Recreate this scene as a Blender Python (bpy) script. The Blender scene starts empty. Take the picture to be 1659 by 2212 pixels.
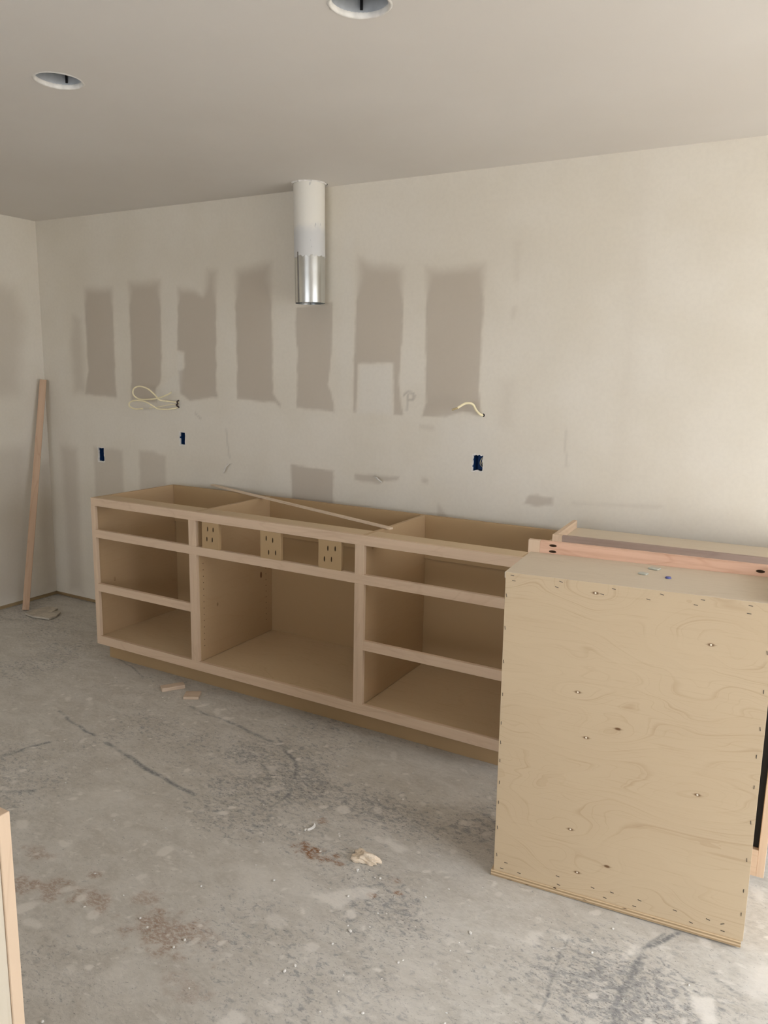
import bpy, bmesh, math, random
import numpy as np
from mathutils import Vector, Matrix
random.seed(7); rng = np.random.default_rng(7)
S = bpy.context.scene; COL = S.collection
# ---------------------------------------------------------------- camera
cam_d = bpy.data.cameras.new('camera'); cam = bpy.data.objects.new('camera', cam_d); COL.objects.link(cam)
CAM = Vector((4.37438, -3.29618, 1.53114))
r_, u_, f_ = Vector((.87098, .49090, .02030)), Vector((-.10555, .14660, .98355)), Vector((-.47985, .85879, -.17950))
cam.matrix_world = Matrix(((r_.x, u_.x, -f_.x, CAM.x), (r_.y, u_.y, -f_.y, CAM.y), (r_.z, u_.z, -f_.z, CAM.z), (0, 0, 0, 1)))
cam_d.sensor_fit = 'VERTICAL'; cam_d.sensor_height = 36.0; cam_d.lens = 1653.26 / 2212 * 36.0
cam_d.clip_start = 0.05; S.camera = cam
# ---------------------------------------------------------------- sky and exposure
S.view_settings.view_transform = 'Standard'; S.view_settings.look = 'None'
S.view_settings.gamma = 1.0; S.view_settings.use_curve_mapping = False
S.view_settings.exposure = 0.06
world = bpy.data.worlds.new('overcast_sky'); S.world = world; world.use_nodes = True
bg = world.node_tree.nodes['Background']
bg.inputs['Color'].default_value = (0.93, 0.98, 1.06, 1); bg.inputs['Strength'].default_value = 6.2
S.cycles.max_bounces = 10; S.cycles.diffuse_bounces = 5; S.cycles.use_denoising = True
S.cycles.sample_clamp_indirect = 8.0
RX, RY, H = 6.1, -6.2, 2.4125           # right wall, rear wall, ceiling height
DOOR = (-2.75, -0.25, 0.0, 2.12)         # sliding-door opening in the right wall (y0,y1,z0,z1)
REAR_FILL = (2.0, 5.1, 0.7, 2.12)             # unseen window opening added in the rear wall for fill light (x0,x1,z0,z1)
sun_d = bpy.data.lights.new('sun', 'SUN'); sun_d.energy = 32.0; sun_d.angle = .009; sun_d.color = (1.0, .93, .83)
sun = bpy.data.objects.new('sun', sun_d); COL.objects.link(sun)      # lights the patio, grazes past the door
sun.rotation_euler = Vector((.22, -.50, -.85)).to_track_quat('-Z', 'Y').to_euler()
def portal(name, loc, rot, sx, sy):
    l = bpy.data.lights.new(name, 'AREA'); l.shape = 'RECTANGLE'; l.size = sx; l.size_y = sy
    l.cycles.is_portal = True
    o = bpy.data.objects.new(name, l); COL.objects.link(o); o.location = loc; o.rotation_euler = rot
portal('door_daylight', (RX + .02, (DOOR[0]+DOOR[1])/2, (DOOR[2]+DOOR[3])/2), (0, math.pi/2, 0), DOOR[3]-DOOR[2], DOOR[1]-DOOR[0])
portal('rear_fill_daylight', ((REAR_FILL[0]+REAR_FILL[1])/2, RY - .02, (REAR_FILL[2]+REAR_FILL[3])/2), (math.pi/2, 0, 0), REAR_FILL[1]-REAR_FILL[0], REAR_FILL[3]-REAR_FILL[2])

# ---------------------------------------------------------------- material helpers
class NT:
    def __init__(s, name):
        s.m = bpy.data.materials.new(name); s.m.use_nodes = True
        s.t = s.m.node_tree; s.b = s.t.nodes['Principled BSDF']; s.b.inputs['Roughness'].default_value = .8
        s.b.inputs['Specular IOR Level'].default_value = .25
    def n(s, typ, **kw):
        nd = s.t.nodes.new(typ)
        for k, v in kw.items(): setattr(nd, k, v)
        return nd
    def set(s, sock, v):
        if hasattr(v, 'is_output') or hasattr(v, 'links'): s.t.links.new(v, sock)
        elif isinstance(v, (tuple, list)): sock.default_value = v if len(v) == len(sock.default_value) else (*v, 1)
        else: sock.default_value = v
    def math(s, op, a, b=0.0, c=None, clamp=False):
        nd = s.n('ShaderNodeMath', operation=op, use_clamp=clamp); s.set(nd.inputs[0], a); s.set(nd.inputs[1], b)
        if c is not None: s.set(nd.inputs[2], c)
        return nd.outputs[0]
    def vmath(s, op, a, b=(0, 0, 0)):
        nd = s.n('ShaderNodeVectorMath', operation=op); s.set(nd.inputs[0], a); s.set(nd.inputs[1], b)
        return nd.outputs['Value'] if op == 'LENGTH' else nd.outputs[0]
    def coord(s, which='Object'): return s.n('ShaderNodeTexCoord').outputs[which]
    def noise(s, vec, scale=1., detail=3., rough=.55, dist=0.):
        nd = s.n('ShaderNodeTexNoise'); s.set(nd.inputs['Vector'], vec)
        for k, v in (('Scale', scale), ('Detail', detail), ('Roughness', rough), ('Distortion', dist)): nd.inputs[k].default_value = v
        return nd.outputs['Fac']
    def ramp(s, fac, a, b, lo=0., hi=1., smooth=True):
        nd = s.n('ShaderNodeMapRange', interpolation_type='SMOOTHSTEP' if smooth else 'LINEAR', clamp=True)
        s.set(nd.inputs[0], fac); s.set(nd.inputs[1], a); s.set(nd.inputs[2], b); s.set(nd.inputs[3], lo); s.set(nd.inputs[4], hi)
        return nd.outputs[0]
    def mix(s, fac, a, b, blend='MIX'):
        nd = s.n('ShaderNodeMix', data_type='RGBA', blend_type=blend); s.set(nd.inputs[0], fac)
        s.set(nd.inputs[6], a); s.set(nd.inputs[7], b); return nd.outputs[2]
    def bump(s, h, strength=.3, dist=.002):
        nd = s.n('ShaderNodeBump'); s.set(nd.inputs['Height'], h); nd.inputs['Strength'].default_value = strength
        nd.inputs['Distance'].default_value = dist; s.t.links.new(nd.outputs[0], s.b.inputs['Normal'])
    def attr(s, name):
        a = s.n('ShaderNodeAttribute', attribute_name=name); sp = s.n('ShaderNodeSeparateColor'); s.t.links.new(a.outputs['Color'], sp.inputs[0])
        return [sp.outputs[0], sp.outputs[1], sp.outputs[2], a.outputs['Alpha']]
    def out(s, col, rough=None, metal=None):
        s.set(s.b.inputs['Base Color'], col)
        if rough is not None: s.set(s.b.inputs['Roughness'], rough)
        if metal is not None: s.set(s.b.inputs['Metallic'], metal)
        return s.m

def plain(name, col, rough=.7, metal=0., var=.12, scale=20.):
    s = NT(name); nz = s.noise(s.coord(), scale, 4)
    return s.out(s.mix(s.ramp(nz, .3, .7), tuple(c*(1-var) for c in col), tuple(min(1, c*(1+var)) for c in col)), rough, metal)

def solid_wood(name, base, dark, axis):
    """solid maple: fine streaks that run along one axis"""
    s = NT(name); k = [55., 55., 55.]; k[axis] = 2.2
    v = s.vmath('MULTIPLY', s.coord(), tuple(k))
    w = [7., 7., 7.]; w[axis] = 1.6
    big = s.noise(s.vmath('MULTIPLY', s.coord(), tuple(w)), 1., 3, .5, .8)
    fine = s.noise(v, 1., 4, .6)
    lines = s.ramp(s.math('PINGPONG', s.math('MULTIPLY', big, 9.), 1.), .0, .22, .55, 0.)
    m = s.math('ADD', s.math('MULTIPLY', s.ramp(fine, .42, .75), .5), s.math('MULTIPLY', lines, .55), clamp=True)
    flk = s.ramp(s.noise(v, 2.1, 2), .68, .76, 0, .4)
    col = s.mix(s.math('ADD', m, flk, clamp=True), base, dark)
    s.bump(fine, .12, .0006)
    return s.out(col, .62)

def plywood(name, base, dark, plane, grain, knots=(), lines=9., contrast=.5):
    """rotary-cut veneer: contour figure that bends round the knots; plane = the two local axes, grain = which of them the grain follows"""
    s = NT(name); P = s.coord()
    k = [1., 1., 1.]; k[grain] = .38
    V = s.vmath('MULTIPLY', P, tuple(k))
    sep = s.n('ShaderNodeSeparateXYZ'); s.t.links.new(P, sep.inputs[0])
    across = [a for a in plane if a != grain][0]
    F = s.math('MULTIPLY', sep.outputs[across], 1.3)
    F = s.math('ADD', F, s.math('MULTIPLY', s.noise(V, 3.6, 3, .48, .5), 1.15))
    spot = None; halo = None; eye = None
    for (a, b, r) in knots:
        c = [0, 0, 0]; c[plane[0]] = a; c[plane[1]] = b
        m = [0, 0, 0]; m[plane[0]] = 1.; m[plane[1]] = 1.; m[grain] = .45
        D = s.vmath('SUBTRACT', P, tuple(c))
        d = s.vmath('LENGTH', s.vmath('MULTIPLY', D, tuple(m)))
        F = s.math('ADD', F, s.ramp(d, .0, .085*r, .17*r, 0.))
        sp_ = s.ramp(d, .0020, .0058, .95, 0.); m2 = [0, 0, 0]; m2[plane[0]] = 1.; m2[plane[1]] = 1.; m2[grain] = .16
        tl = s.ramp(s.vmath('LENGTH', s.vmath('MULTIPLY', D, tuple(m2))), .0005, .0030, .65, 0.)
        sp_ = s.math('MAXIMUM', sp_, tl)
        mm = [0, 0, 0]; mm[plane[0]] = 1.; mm[plane[1]] = 1.
        ey = s.ramp(s.vmath('LENGTH', s.vmath('MULTIPLY', D, tuple(mm))), .0021, .0032, 1., 0.) if r > .9 else None
        spot = sp_ if spot is None else s.math('MAXIMUM', spot, sp_)
        if ey is not None: eye = ey if eye is None else s.math('MAXIMUM', eye, ey)
    fr = s.math('FRACT', s.math('MULTIPLY', F, lines))
    edge = s.math('MAXIMUM', s.ramp(fr, .0, .13, 1., 0.), s.ramp(fr, .985, 1., 0., 1.))
    fr2 = s.math('FRACT', s.math('ADD', s.math('MULTIPLY', F, lines*2.7), s.math('MULTIPLY', s.noise(V, 13., 3), 1.1)))
    edge = s.math('MAXIMUM', edge, s.ramp(fr2, .0, .16, .55, 0.))
    patch = s.ramp(s.noise(V, 9., 2), .36, .66, .1, 1.)
    ln = s.math('MULTIPLY', s.math('MULTIPLY', edge, patch), contrast)
    tone = s.math('MULTIPLY', fr, .16 * contrast)
    kf = [170., 170., 170.]; kf[grain] = 7.
    pores = s.ramp(s.noise(s.vmath('MULTIPLY', P, tuple(kf)), 1., 3), .52, .8, 0., .28)
    streak = [90., 90., 90.]; streak[grain] = 4.
    ticks = s.math('MULTIPLY', s.ramp(s.noise(s.vmath('MULTIPLY', P, tuple(streak)), .55, 1), .73, .8, 0., .6), contrast)
    cloud = s.ramp(s.noise(V, 2.1, 2), .3, .75, 0., .22)
    m = s.math('ADD', s.math('ADD', s.math('ADD', ln, tone), s.math('ADD', pores, cloud)), ticks, clamp=True)
    col = s.mix(m, base, dark)
    if spot is not None: col = s.mix(spot, col, (.13, .062, .022))
    if eye is not None: col = s.mix(eye, col, (.86, .78, .62))
    return s.out(col, .6)

MAPLE = (.65, .49, .345); MAPLE_D = (.53, .375, .255)
PLY = (.62, .48, .32); PLY_D = (.43, .285, .15)
m_rail_x = solid_wood('maple_along_x', MAPLE, MAPLE_D, 0)
m_rail_z = solid_wood('maple_along_z', MAPLE, MAPLE_D, 2)
m_rail_y = solid_wood('maple_along_y', MAPLE, MAPLE_D, 1)
m_pink_x = solid_wood('pink_maple_along_x', (.70, .455, .325), (.50, .27, .17), 0)
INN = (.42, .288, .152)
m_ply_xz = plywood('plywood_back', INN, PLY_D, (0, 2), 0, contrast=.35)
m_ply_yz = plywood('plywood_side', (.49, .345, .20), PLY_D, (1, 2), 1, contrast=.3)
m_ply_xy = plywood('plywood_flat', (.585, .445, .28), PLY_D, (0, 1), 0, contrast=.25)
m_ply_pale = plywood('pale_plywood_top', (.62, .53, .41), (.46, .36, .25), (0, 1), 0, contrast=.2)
KN = [(.256, .942, 1), (.558, .842, 1.5), (.224, .646, 1), (.255, .514, 1), (.34, .559, .85), (.558, .415, 1.5), (.226, .219, 1.1), (.253, .087, 1), (.336, .132, .85)]
m_ply_knots = plywood('knotty_birch_plywood', (.56, .435, .285), (.40, .28, .165), (0, 2), 0, KN, lines=9., contrast=.5)
def ply_edge():
    s = NT('plywood_edge_layers'); sep = s.n('ShaderNodeSeparateXYZ'); P = s.coord(); s.t.links.new(P, sep.inputs[0])
    nz = s.noise(s.vmath('MULTIPLY', P, (14, 14, 60)), 1., 3)
    z = s.math('ADD', s.math('MULTIPLY', sep.outputs[2], 210.), s.math('MULTIPLY', nz, .5))
    st = s.ramp(s.math('PINGPONG', z, 1.), .4, .6)
    void = s.ramp(s.noise(s.vmath('MULTIPLY', P, (30, 30, 200)), 1., 1), .7, .76)
    return s.out(s.mix(void, s.mix(st, (.60, .45, .28), (.36, .25, .14)), (.07, .04, .02)), .75)
m_edge = ply_edge()
m_hole = plain('drilled_hole_wood', (.07, .04, .02), .9)
m_staple = plain('staple_steel', (.10, .085, .07), .5, .6)

def wall_mat():
    s = NT('drywall_mud_and_paper'); m = s.attr('Mask'); P = s.coord()
    n1 = s.noise(P, 2.2, 4); n2 = s.noise(P, 60., 3)
    mud = s.mix(s.ramp(n1, .3, .7), (.675, .62, .52), (.715, .665, .575))
    paper = s.mix(s.ramp(n1, .3, .7), (.49, .43, .35), (.51, .45, .37))
    col = s.mix(m[0], mud, paper); col = s.mix(m[2], col, (.70, .665, .60)); col = s.mix(m[1], col, (.22, .19, .16))
    col = s.mix(s.ramp(n2, .35, .7, .0, .06), col, (.40, .36, .31))
    s.bump(n2, .08, .0008)
    return s.out(col, .88)
m_wall = wall_mat()
def ceil_mat():
    s = NT('primed_ceiling'); P = s.coord(); n1 = s.noise(P, 1.2, 4); n2 = s.noise(P, 80., 3)
    s.bump(n2, .08, .0008)
    return s.out(s.mix(s.ramp(n1, .3, .7), (.69, .65, .60), (.72, .685, .64)), .9)
m_ceil = ceil_mat()
def floor_mat():
    s = NT('dusty_concrete_slab'); P = s.coord(); m = s.attr('Mask')
    rot = s.n('ShaderNodeMapping'); s.t.links.new(P, rot.inputs[0]); rot.inputs['Rotation'].default_value = (0, 0, .6); rot.inputs['Scale'].default_value = (1., 1.7, 1.)
    R = rot.outputs[0]
    big = s.noise(P, 1.3, 3, .55, .4); mid = s.noise(R, 7., 5, .6, .6); fin = s.noise(R, 46., 5, .68, .6); spk = s.noise(R, 70., 4, .62)
    base = s.mix(s.ramp(mid, .32, .68), (.485, .452, .395), (.585, .555, .50))
    base = s.mix(s.ramp(fin, .40, .70, 0., .55), base, (.64, .605, .545))
    zone = s.ramp(big, .47, .66)
    zone = s.math('MAXIMUM', zone, s.math('MULTIPLY', s.ramp(mid, .52, .68), .6))
    dk = s.math('MULTIPLY', s.ramp(fin, .47, .34, 0., .36), zone)
    base = s.mix(dk, base, (.29, .272, .25))
    dk2 = s.math('MULTIPLY', s.ramp(s.noise(R, 95., 3, .6, .4), .345, .27, 0., .8), s.ramp(mid, .40, .58, .25, 1.))
    base = s.mix(dk2, base, (.17, .16, .15))
    z1 = s.noise(R, 34., 6, .78, .45); z2 = s.noise(R, 85., 4, .7, .3)
    dk3 = s.ramp(s.math('ADD', z1, s.math('MULTIPLY', m[3], .17)), .57, .74, 0., .64)
    dk4 = s.ramp(s.math('ADD', z2, s.math('MULTIPLY', m[3], .10)), .625, .73, 0., .7)
    base = s.mix(dk3, base, (.20, .205, .215)); base = s.mix(dk4, base, (.15, .142, .135))
    lt = s.math('MULTIPLY', s.ramp(s.noise(R, 18., 4, .6, .3), .60, .68), .6)
    base = s.mix(lt, base, (.68, .645, .585))
    # marks painted on the slab's mask: scuffs, rust, smeared joint compound
    brk = s.ramp(spk, .30, .55, .25, 1.)
    base = s.mix(s.math('MULTIPLY', m[0], brk), base, (.165, .17, .175))
    rb = s.ramp(s.noise(R, 70., 5, .75), .40, .56, .18, 1.)
    base = s.mix(s.math('MULTIPLY', m[1], rb), base, (.27, .135, .065))
    base = s.mix(m[2], base, (.76, .72, .655))
    s.bump(s.math('ADD', s.math('MULTIPLY', mid, 2.), s.math('ADD', fin, s.math('MULTIPLY', spk, .5))), .5, .003)
    return s.out(base, .78)
m_floor = floor_mat()
m_gyp = plain('white_gypsum', (.74, .71, .66), .95, 0, .08, 40)
m_sill = solid_wood('sill_plate_wood', (.36, .25, .13), (.22, .14, .07), 0)
m_sill_y = solid_wood('sill_plate_wood_y', (.42, .31, .17), (.26, .18, .09), 1)
m_blue = plain('blue_box_plastic', (.012, .05, .16), .45)
m_dark = plain('dark_void', (.012, .011, .012), .9)
m_cable = plain('cream_cable_sheath', (.82, .73, .48), .5, 0, .08)
m_copper = plain('dark_wire', (.05, .035, .03), .6)
m_can = plain('galvanised_can', (.50, .52, .54), .5, .35, .25, 9)
def duct_mat():
    s = NT('galvanised_duct'); n = s.noise(s.coord(), 14., 3)
    return s.out(s.mix(s.ramp(n, .3, .7), (.66, .67, .65), (.70, .71, .69)), s.ramp(n, .3, .7, .20, .25), 1.)
m_duct = duct_mat()
def duct_mud():
    s = NT('compound_spattered_duct'); P = s.coord(); n = s.noise(P, 12., 4); v = s.vmath('MULTIPLY', P, (60, 60, 16))
    dr = s.ramp(s.noise(v, 1., 2), .70, .76)
    sep = s.n('ShaderNodeSeparateXYZ'); s.t.links.new(P, sep.inputs[0])
    low = s.ramp(s.math('ADD', sep.outputs[2], s.math('MULTIPLY', n, .09)), .36, .42)
    col = s.mix(low, (.60, .595, .58), (.74, .71, .64)); col = s.mix(s.math('MULTIPLY', dr, .7), col, (.33, .34, .35))
    return s.out(col, .7)
m_dmud = duct_mud()
m_stud = solid_wood('weathered_stud_wood', (.56, .385, .26), (.40, .25, .15), 2)
m_plaster = plain('dried_plaster', (.72, .60, .46), .95, 0, .12, 60)
m_chip = plain('pale_green_glass', (.47, .48, .41), .35)
m_bluecap = plain('blue_plastic_cap', (.09, .10, .28), .5)
m_out = plain('patio_concrete', (.45, .44, .42), .9)
m_frame = plain('white_door_frame', (.75, .75, .73), .5)

# ---------------------------------------------------------------- geometry helpers
def link(name, me, mat, parent=None, loc=None):
    o = bpy.data.objects.new(name, me); COL.objects.link(o)
    if mat is not None and not me.materials: me.materials.append(mat)
    if parent is not None: o.parent = parent
    if loc is not None: o.location = loc
    return o
def bmobj(name, bm, mat, parent=None, smooth=False):
    bmesh.ops.recalc_face_normals(bm, faces=bm.faces)
    me = bpy.data.meshes.new(name); bm.to_mesh(me); bm.free()
    if smooth:
        for p in me.polygons: p.use_smooth = True
    return link(name, me, mat, parent)
def add_box(bm, a, b, bev=.0009):
    x0, y0, z0 = a; x1, y1, z1 = b
    vs = [bm.verts.new(p) for p in ((x0,y0,z0),(x1,y0,z0),(x1,y1,z0),(x0,y1,z0),(x0,y0,z1),(x1,y0,z1),(x1,y1,z1),(x0,y1,z1))]
    fs = [bm.faces.new([vs[i] for i in q]) for q in ((0,3,2,1),(4,5,6,7),(0,1,5,4),(1,2,6,5),(2,3,7,6),(3,0,4,7))]
    if bev:
        es = {e for f in fs for e in f.edges}
        bmesh.ops.bevel(bm, geom=list(es), offset=bev, segments=1, affect='EDGES')
def box(name, a, b, mat, parent=None, bev=.0009):
    bm = bmesh.new(); add_box(bm, a, b, bev); return bmobj(name, bm, mat, parent)
def empty(name, loc, rotz=0., **props):
    o = bpy.data.objects.new(name, None); COL.objects.link(o); o.location = loc; o.rotation_euler = (0, 0, rotz); o.empty_display_size = .1
    for k, v in props.items(): o[k] = v
    return o
def tag(o, **props):
    for k, v in props.items(): o[k] = v
    return o
def structure(o): o['kind'] = 'structure'; return o
def tube(name, pts, r, mat, parent=None, seg=8, sub=6):
    """round tube swept along a Catmull-Rom path"""
    P = [Vector(p) for p in pts]; Q = []
    for i in range(len(P) - 1):
        p0, p1, p2, p3 = P[max(i-1, 0)], P[i], P[i+1], P[min(i+2, len(P)-1)]
        for k in range(sub):
            t = k / sub
            Q.append(.5*((2*p1) + (p2-p0)*t + (2*p0-5*p1+4*p2-p3)*t*t + (3*p1-p0-3*p2+p3)*t**3))
    Q.append(P[-1]); bm = bmesh.new(); rings = []; nrm = Vector((0, 0, 1))
    for i, q in enumerate(Q):
        t = (Q[min(i+1, len(Q)-1)] - Q[max(i-1, 0)]).normalized()
        nrm = (nrm - t*nrm.dot(t)); nrm = nrm.normalized() if nrm.length > 1e-4 else t.orthogonal().normalized()
        b = t.cross(nrm)
        rings.append([bm.verts.new(q + r*(math.cos(a)*nrm + math.sin(a)*b)) for a in (2*math.pi*k/seg for k in range(seg))])
    for A, B in zip(rings, rings[1:]):
        for k in range(seg): bm.faces.new((A[k], A[(k+1) % seg], B[(k+1) % seg], B[k]))
    bm.faces.new(rings[0][::-1]); bm.faces.new(rings[-1])
    return bmobj(name, bm, mat, parent, True)
def vnoise(x, y, seed, octaves=4):
    """fractal value noise on arrays, about -1..1"""
    out = np.zeros_like(x); amp = 1.; tot = 0.
    for o in range(octaves):
        g = np.random.default_rng(seed + o).uniform(-1, 1, (257, 257)); xi = np.floor(x).astype(int); yi = np.floor(y).astype(int)
        fx = x - xi; fy = y - yi; fx = fx*fx*(3-2*fx); fy = fy*fy*(3-2*fy)
        g00 = g[xi % 256, yi % 256]; g10 = g[(xi+1) % 256, yi % 256]; g01 = g[xi % 256, (yi+1) % 256]; g11 = g[(xi+1) % 256, (yi+1) % 256]
        out += amp*((g00*(1-fx)+g10*fx)*(1-fy) + (g01*(1-fx)+g11*fx)*fy); tot += amp; amp *= .5; x = x*2.03+11.3; y = y*2.03+5.7
    return out / tot
def sdf_poly(x, y, poly):
    """signed distance (negative inside) of arrays of points to a polygon"""
    d = np.full(x.shape, 1e9); s = np.ones(x.shape); n = len(poly)
    for i in range(n):
        ax, ay = poly[i]; bx, by = poly[i-1]
        ex, ey = bx-ax, by-ay; wx, wy = x-ax, y-ay
        t = np.clip((wx*ex+wy*ey)/(ex*ex+ey*ey+1e-12), 0, 1)
        d = np.minimum(d, (wx-ex*t)**2 + (wy-ey*t)**2)
        c1 = y >= ay; c2 = y < by; c3 = ex*wy > ey*wx
        fl = (c1 & c2 & c3) | (~c1 & ~c2 & ~c3); s = np.where(fl, -s, s)
    return s*np.sqrt(d)
def sdist(x, y, line):
    d = np.full(x.shape, 1e9)
    for (ax, ay), (bx, by) in zip(line, line[1:]):
        ex, ey = bx-ax, by-ay; t = np.clip(((x-ax)*ex+(y-ay)*ey)/(ex*ex+ey*ey+1e-12), 0, 1)
        d = np.minimum(d, np.hypot(x-ax-ex*t, y-ay-ey*t))
    return d
def sstep(a, b, v):
    t = np.clip((v-a)/(b-a), 0, 1); return t*t*(3-2*t)
def mgrid(name, us, vs, to3d, masks, mat, extra=(), keep=None):
    """sheet on a grid with a 'Mask' colour on its vertices; extra = further quads; keep = function of cell centres"""
    U, V = np.meshgrid(us, vs, indexing='ij'); nu, nv = U.shape
    co = to3d(U.ravel(), V.ravel()); idx = np.arange(nu*nv).reshape(nu, nv)
    q = np.stack([idx[:-1, :-1], idx[1:, :-1], idx[1:, 1:], idx[:-1, 1:]], -1).reshape(-1, 4)
    if keep is not None:
        cu = (U[:-1, :-1]+U[1:, 1:]).ravel()/2; cv = (V[:-1, :-1]+V[1:, 1:]).ravel()/2
        q = q[keep(cu, cv)]
    ms = [np.clip(m(U.ravel(), V.ravel()), 0, 1) if m else np.zeros(U.size) for m in masks]
    ex = np.array([p for quad in extra for p in quad], float).reshape(-1, 3)
    n0 = len(co); co = np.vstack([co, ex]) if len(ex) else co
    if len(ex): q = np.vstack([q, np.arange(len(ex)).reshape(-1, 4) + n0])
    me = bpy.data.meshes.new(name); me.vertices.add(len(co)); me.vertices.foreach_set('co', co.astype(np.float32).ravel())
    me.loops.add(q.size); me.loops.foreach_set('vertex_index', q.astype(np.int32).ravel())
    me.polygons.add(len(q)); me.polygons.foreach_set('loop_start', np.arange(0, q.size, 4, dtype=np.int32)); me.polygons.foreach_set('loop_total', np.full(len(q), 4, dtype=np.int32))
    me.update(calc_edges=True); me.validate()
    a = me.color_attributes.new('Mask', 'FLOAT_COLOR', 'POINT'); c = np.zeros((len(co), 4), np.float32); c[:, 3] = 1
    for k in range(3): c[:n0, k] = ms[k]
    if len(ms) > 3: c[:n0, 3] = ms[3]
    a.data.foreach_set('color', c.ravel())
    return link(name, me, mat)

# ---------------------------------------------------------------- setting: back wall with its taped seams
BOX = [(.498, .990, .027, .044), (1.186, 1.130, .021, .037), (3.025, 1.126, .026, .038)]     # electrical boxes cx, cz, half w, half h
PAPER = [  # bare grey paper between the mudded seams (x, z) and softness of the edge
 ([(.41,2.003),(.661,1.995),(.66,1.782),(.654,1.427),(.665,1.344),(.374,1.357),(.414,1.506),(.411,1.812)], .012, 1.),
 ([(.794,2.02),(1.052,2.024),(1.048,1.777),(1.036,1.49),(1.019,1.436),(.984,1.409),(.996,1.334),(.775,1.332),(.792,1.512),(.793,1.807)], .010, 1.),
 ([(1.181,1.975),(1.30,1.962),(1.365,1.925),(1.399,2.065),(1.471,2.055),(1.457,1.772),(1.451,1.422),(1.46,1.376),(1.25,1.348),(1.18,1.388),(1.164,1.518),(1.214,1.532),(1.217,1.617),(1.164,1.63)], .010, 1.),
 ([(1.593,2.055),(1.839,2.085),(1.839,1.768),(1.843,1.409),(1.892,1.357),(1.891,1.337),(1.855,1.36),(1.593,1.371),(1.599,1.525),(1.591,1.819)], .009, 1.),
 ([(1.994,1.847),(2.215,1.87),(2.22,1.83),(2.211,1.627),(2.193,1.466),(2.216,1.42),(2.23,1.327),(1.994,1.341),(2.0,1.579),(1.988,1.766)], .008, .9),
 ([(2.358,2.085),(2.429,2.052),(2.613,2.02),(2.614,1.758),(2.599,1.476),(2.631,1.327),(2.574,1.328),(2.568,1.574),(2.367,1.572),(2.363,1.326),(2.341,1.332),(2.345,1.628),(2.354,1.893)], .007, .95),
 ([(2.73,2.012),(2.822,2.004),(3.024,2.02),(3.021,1.754),(3.017,1.466),(3.034,1.345),(2.941,1.358),(2.847,1.332),(2.726,1.324),(2.748,1.393),(2.736,1.757)], .007, .95),
 ([(.30,1.85),(.385,1.82),(.385,1.45),(.412,1.364),(.276,1.36),(.257,1.674)], .05, .55),
 ([(.118,1.03),(.284,1.02),(.272,.05),(.127,.05)], .05, .6), ([(.43,1.036),(.69,1.031),(.688,.05),(.41,.05)], .02, .62),
 ([(.829,1.04),(.945,1.042),(1.049,1.019),(1.06,.3),(.817,.3)], .02, .62), ([(1.96,1.039),(2.228,1.023),(2.23,.70),(1.969,.70)], .007, .95),
 ([(2.354,1.022),(2.613,1.027),(2.609,1.005),(2.53,.998),(2.504,.982),(2.355,.986)], .006, .8), ([(2.735,1.033),(2.773,1.029),(2.771,1.004),(2.741,1.008)], .010, .6),
 ([(2.826,.921),(2.85,.90),(2.914,.80),(2.829,.80)], .010, .6), ([(3.275,1.0),(3.327,1.005),(3.334,.998),(3.395,1.004),(3.392,.964),(3.32,.952),(3.252,.955)], .008, .85),
 ([(2.715,1.293),(2.796,1.286),(2.797,1.264),(2.715,1.268)], .014, .45), ([(3.150,2.10),(3.178,2.10),(3.18,1.928),(3.158,1.929)], .018, .45),
 ([(3.149,1.83),(3.181,1.83),(3.175,1.772),(3.15,1.772)], .014, .3), ([(3.12,1.50),(3.19,1.52),(3.19,1.30),(3.12,1.30)], .06, .22),
 ([(3.475,.990),(3.852,1.012),(3.854,.998),(3.476,.974)], .012, .3), ([(3.64,2.4),(3.70,2.4),(3.70,1.1),(3.64,1.1)], .08, .14)]
def wall_paper(x, z):
    m = np.zeros_like(x); wob = .006*vnoise(x*22, z*22, 31, 3)
    for poly, soft, amt in PAPER:
        px = [p[0] for p in poly]; pz = [p[1] for p in poly]; s_ = (x > min(px)-.25) & (x < max(px)+.25) & (z > min(pz)-.25) & (z < max(pz)+.25)
        xs, zs = x[s_], z[s_]
        so = soft + (.05*sstep(1.84, 2.02, zs) if soft < .03 else 0)
        d = sdf_poly(xs, zs, poly) + wob[s_]
        m[s_] = np.maximum(m[s_], amt*(1-sstep(-so, so*.6+.001, d)))
    # faint show-through above the seams
    m = np.maximum(m, .10*(1-sstep(.0, .5, np.abs(z-1.98)))*sstep(.2, .4, x)*(1-sstep(3.0, 3.4, x)))
    return m
PENCIL = [([(1.515, 1.20), (1.522, 1.13), (1.538, 1.04)], .0025, .22), ([(3.433, 1.30), (3.432, 1.22), (3.445, 1.14)], .0022, .16),
          ([(2.628, 1.425), (2.645, 1.44), (2.672, 1.438), (2.688, 1.42), (2.676, 1.402), (2.652, 1.402), (2.65, 1.425)], .0022, .4), ([(2.650, 1.405), (2.645, 1.35)], .0022, .3),
          ([(1.29, 1.28), (1.33, 1.25)], .0022, .25)]
def wall_dark(x, z):
    m = np.zeros_like(x)
    for l, w, a in PENCIL: m = np.maximum(m, a*(1-sstep(w, w+.006, sdist(x, z, l))))
    return m
FRESH = [([(2.38,1.565),(2.56,1.568),(2.565,1.33),(2.37,1.33)], .02, .5), ([(2.85,1.33),(2.95,1.355),(3.1,1.32),(3.12,.9),(2.9,.9),(2.8,1.15)], .08, .3),
         ([(1.21,1.61),(1.165,1.62),(1.16,1.5),(1.02,1.42),(1.0,1.36),(1.18,1.39),(1.20,1.5)], .02, .4), ([(2.27,2.2),(2.335,2.2),(2.335,1.35),(2.26,1.35)], .02, .2)]
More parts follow.
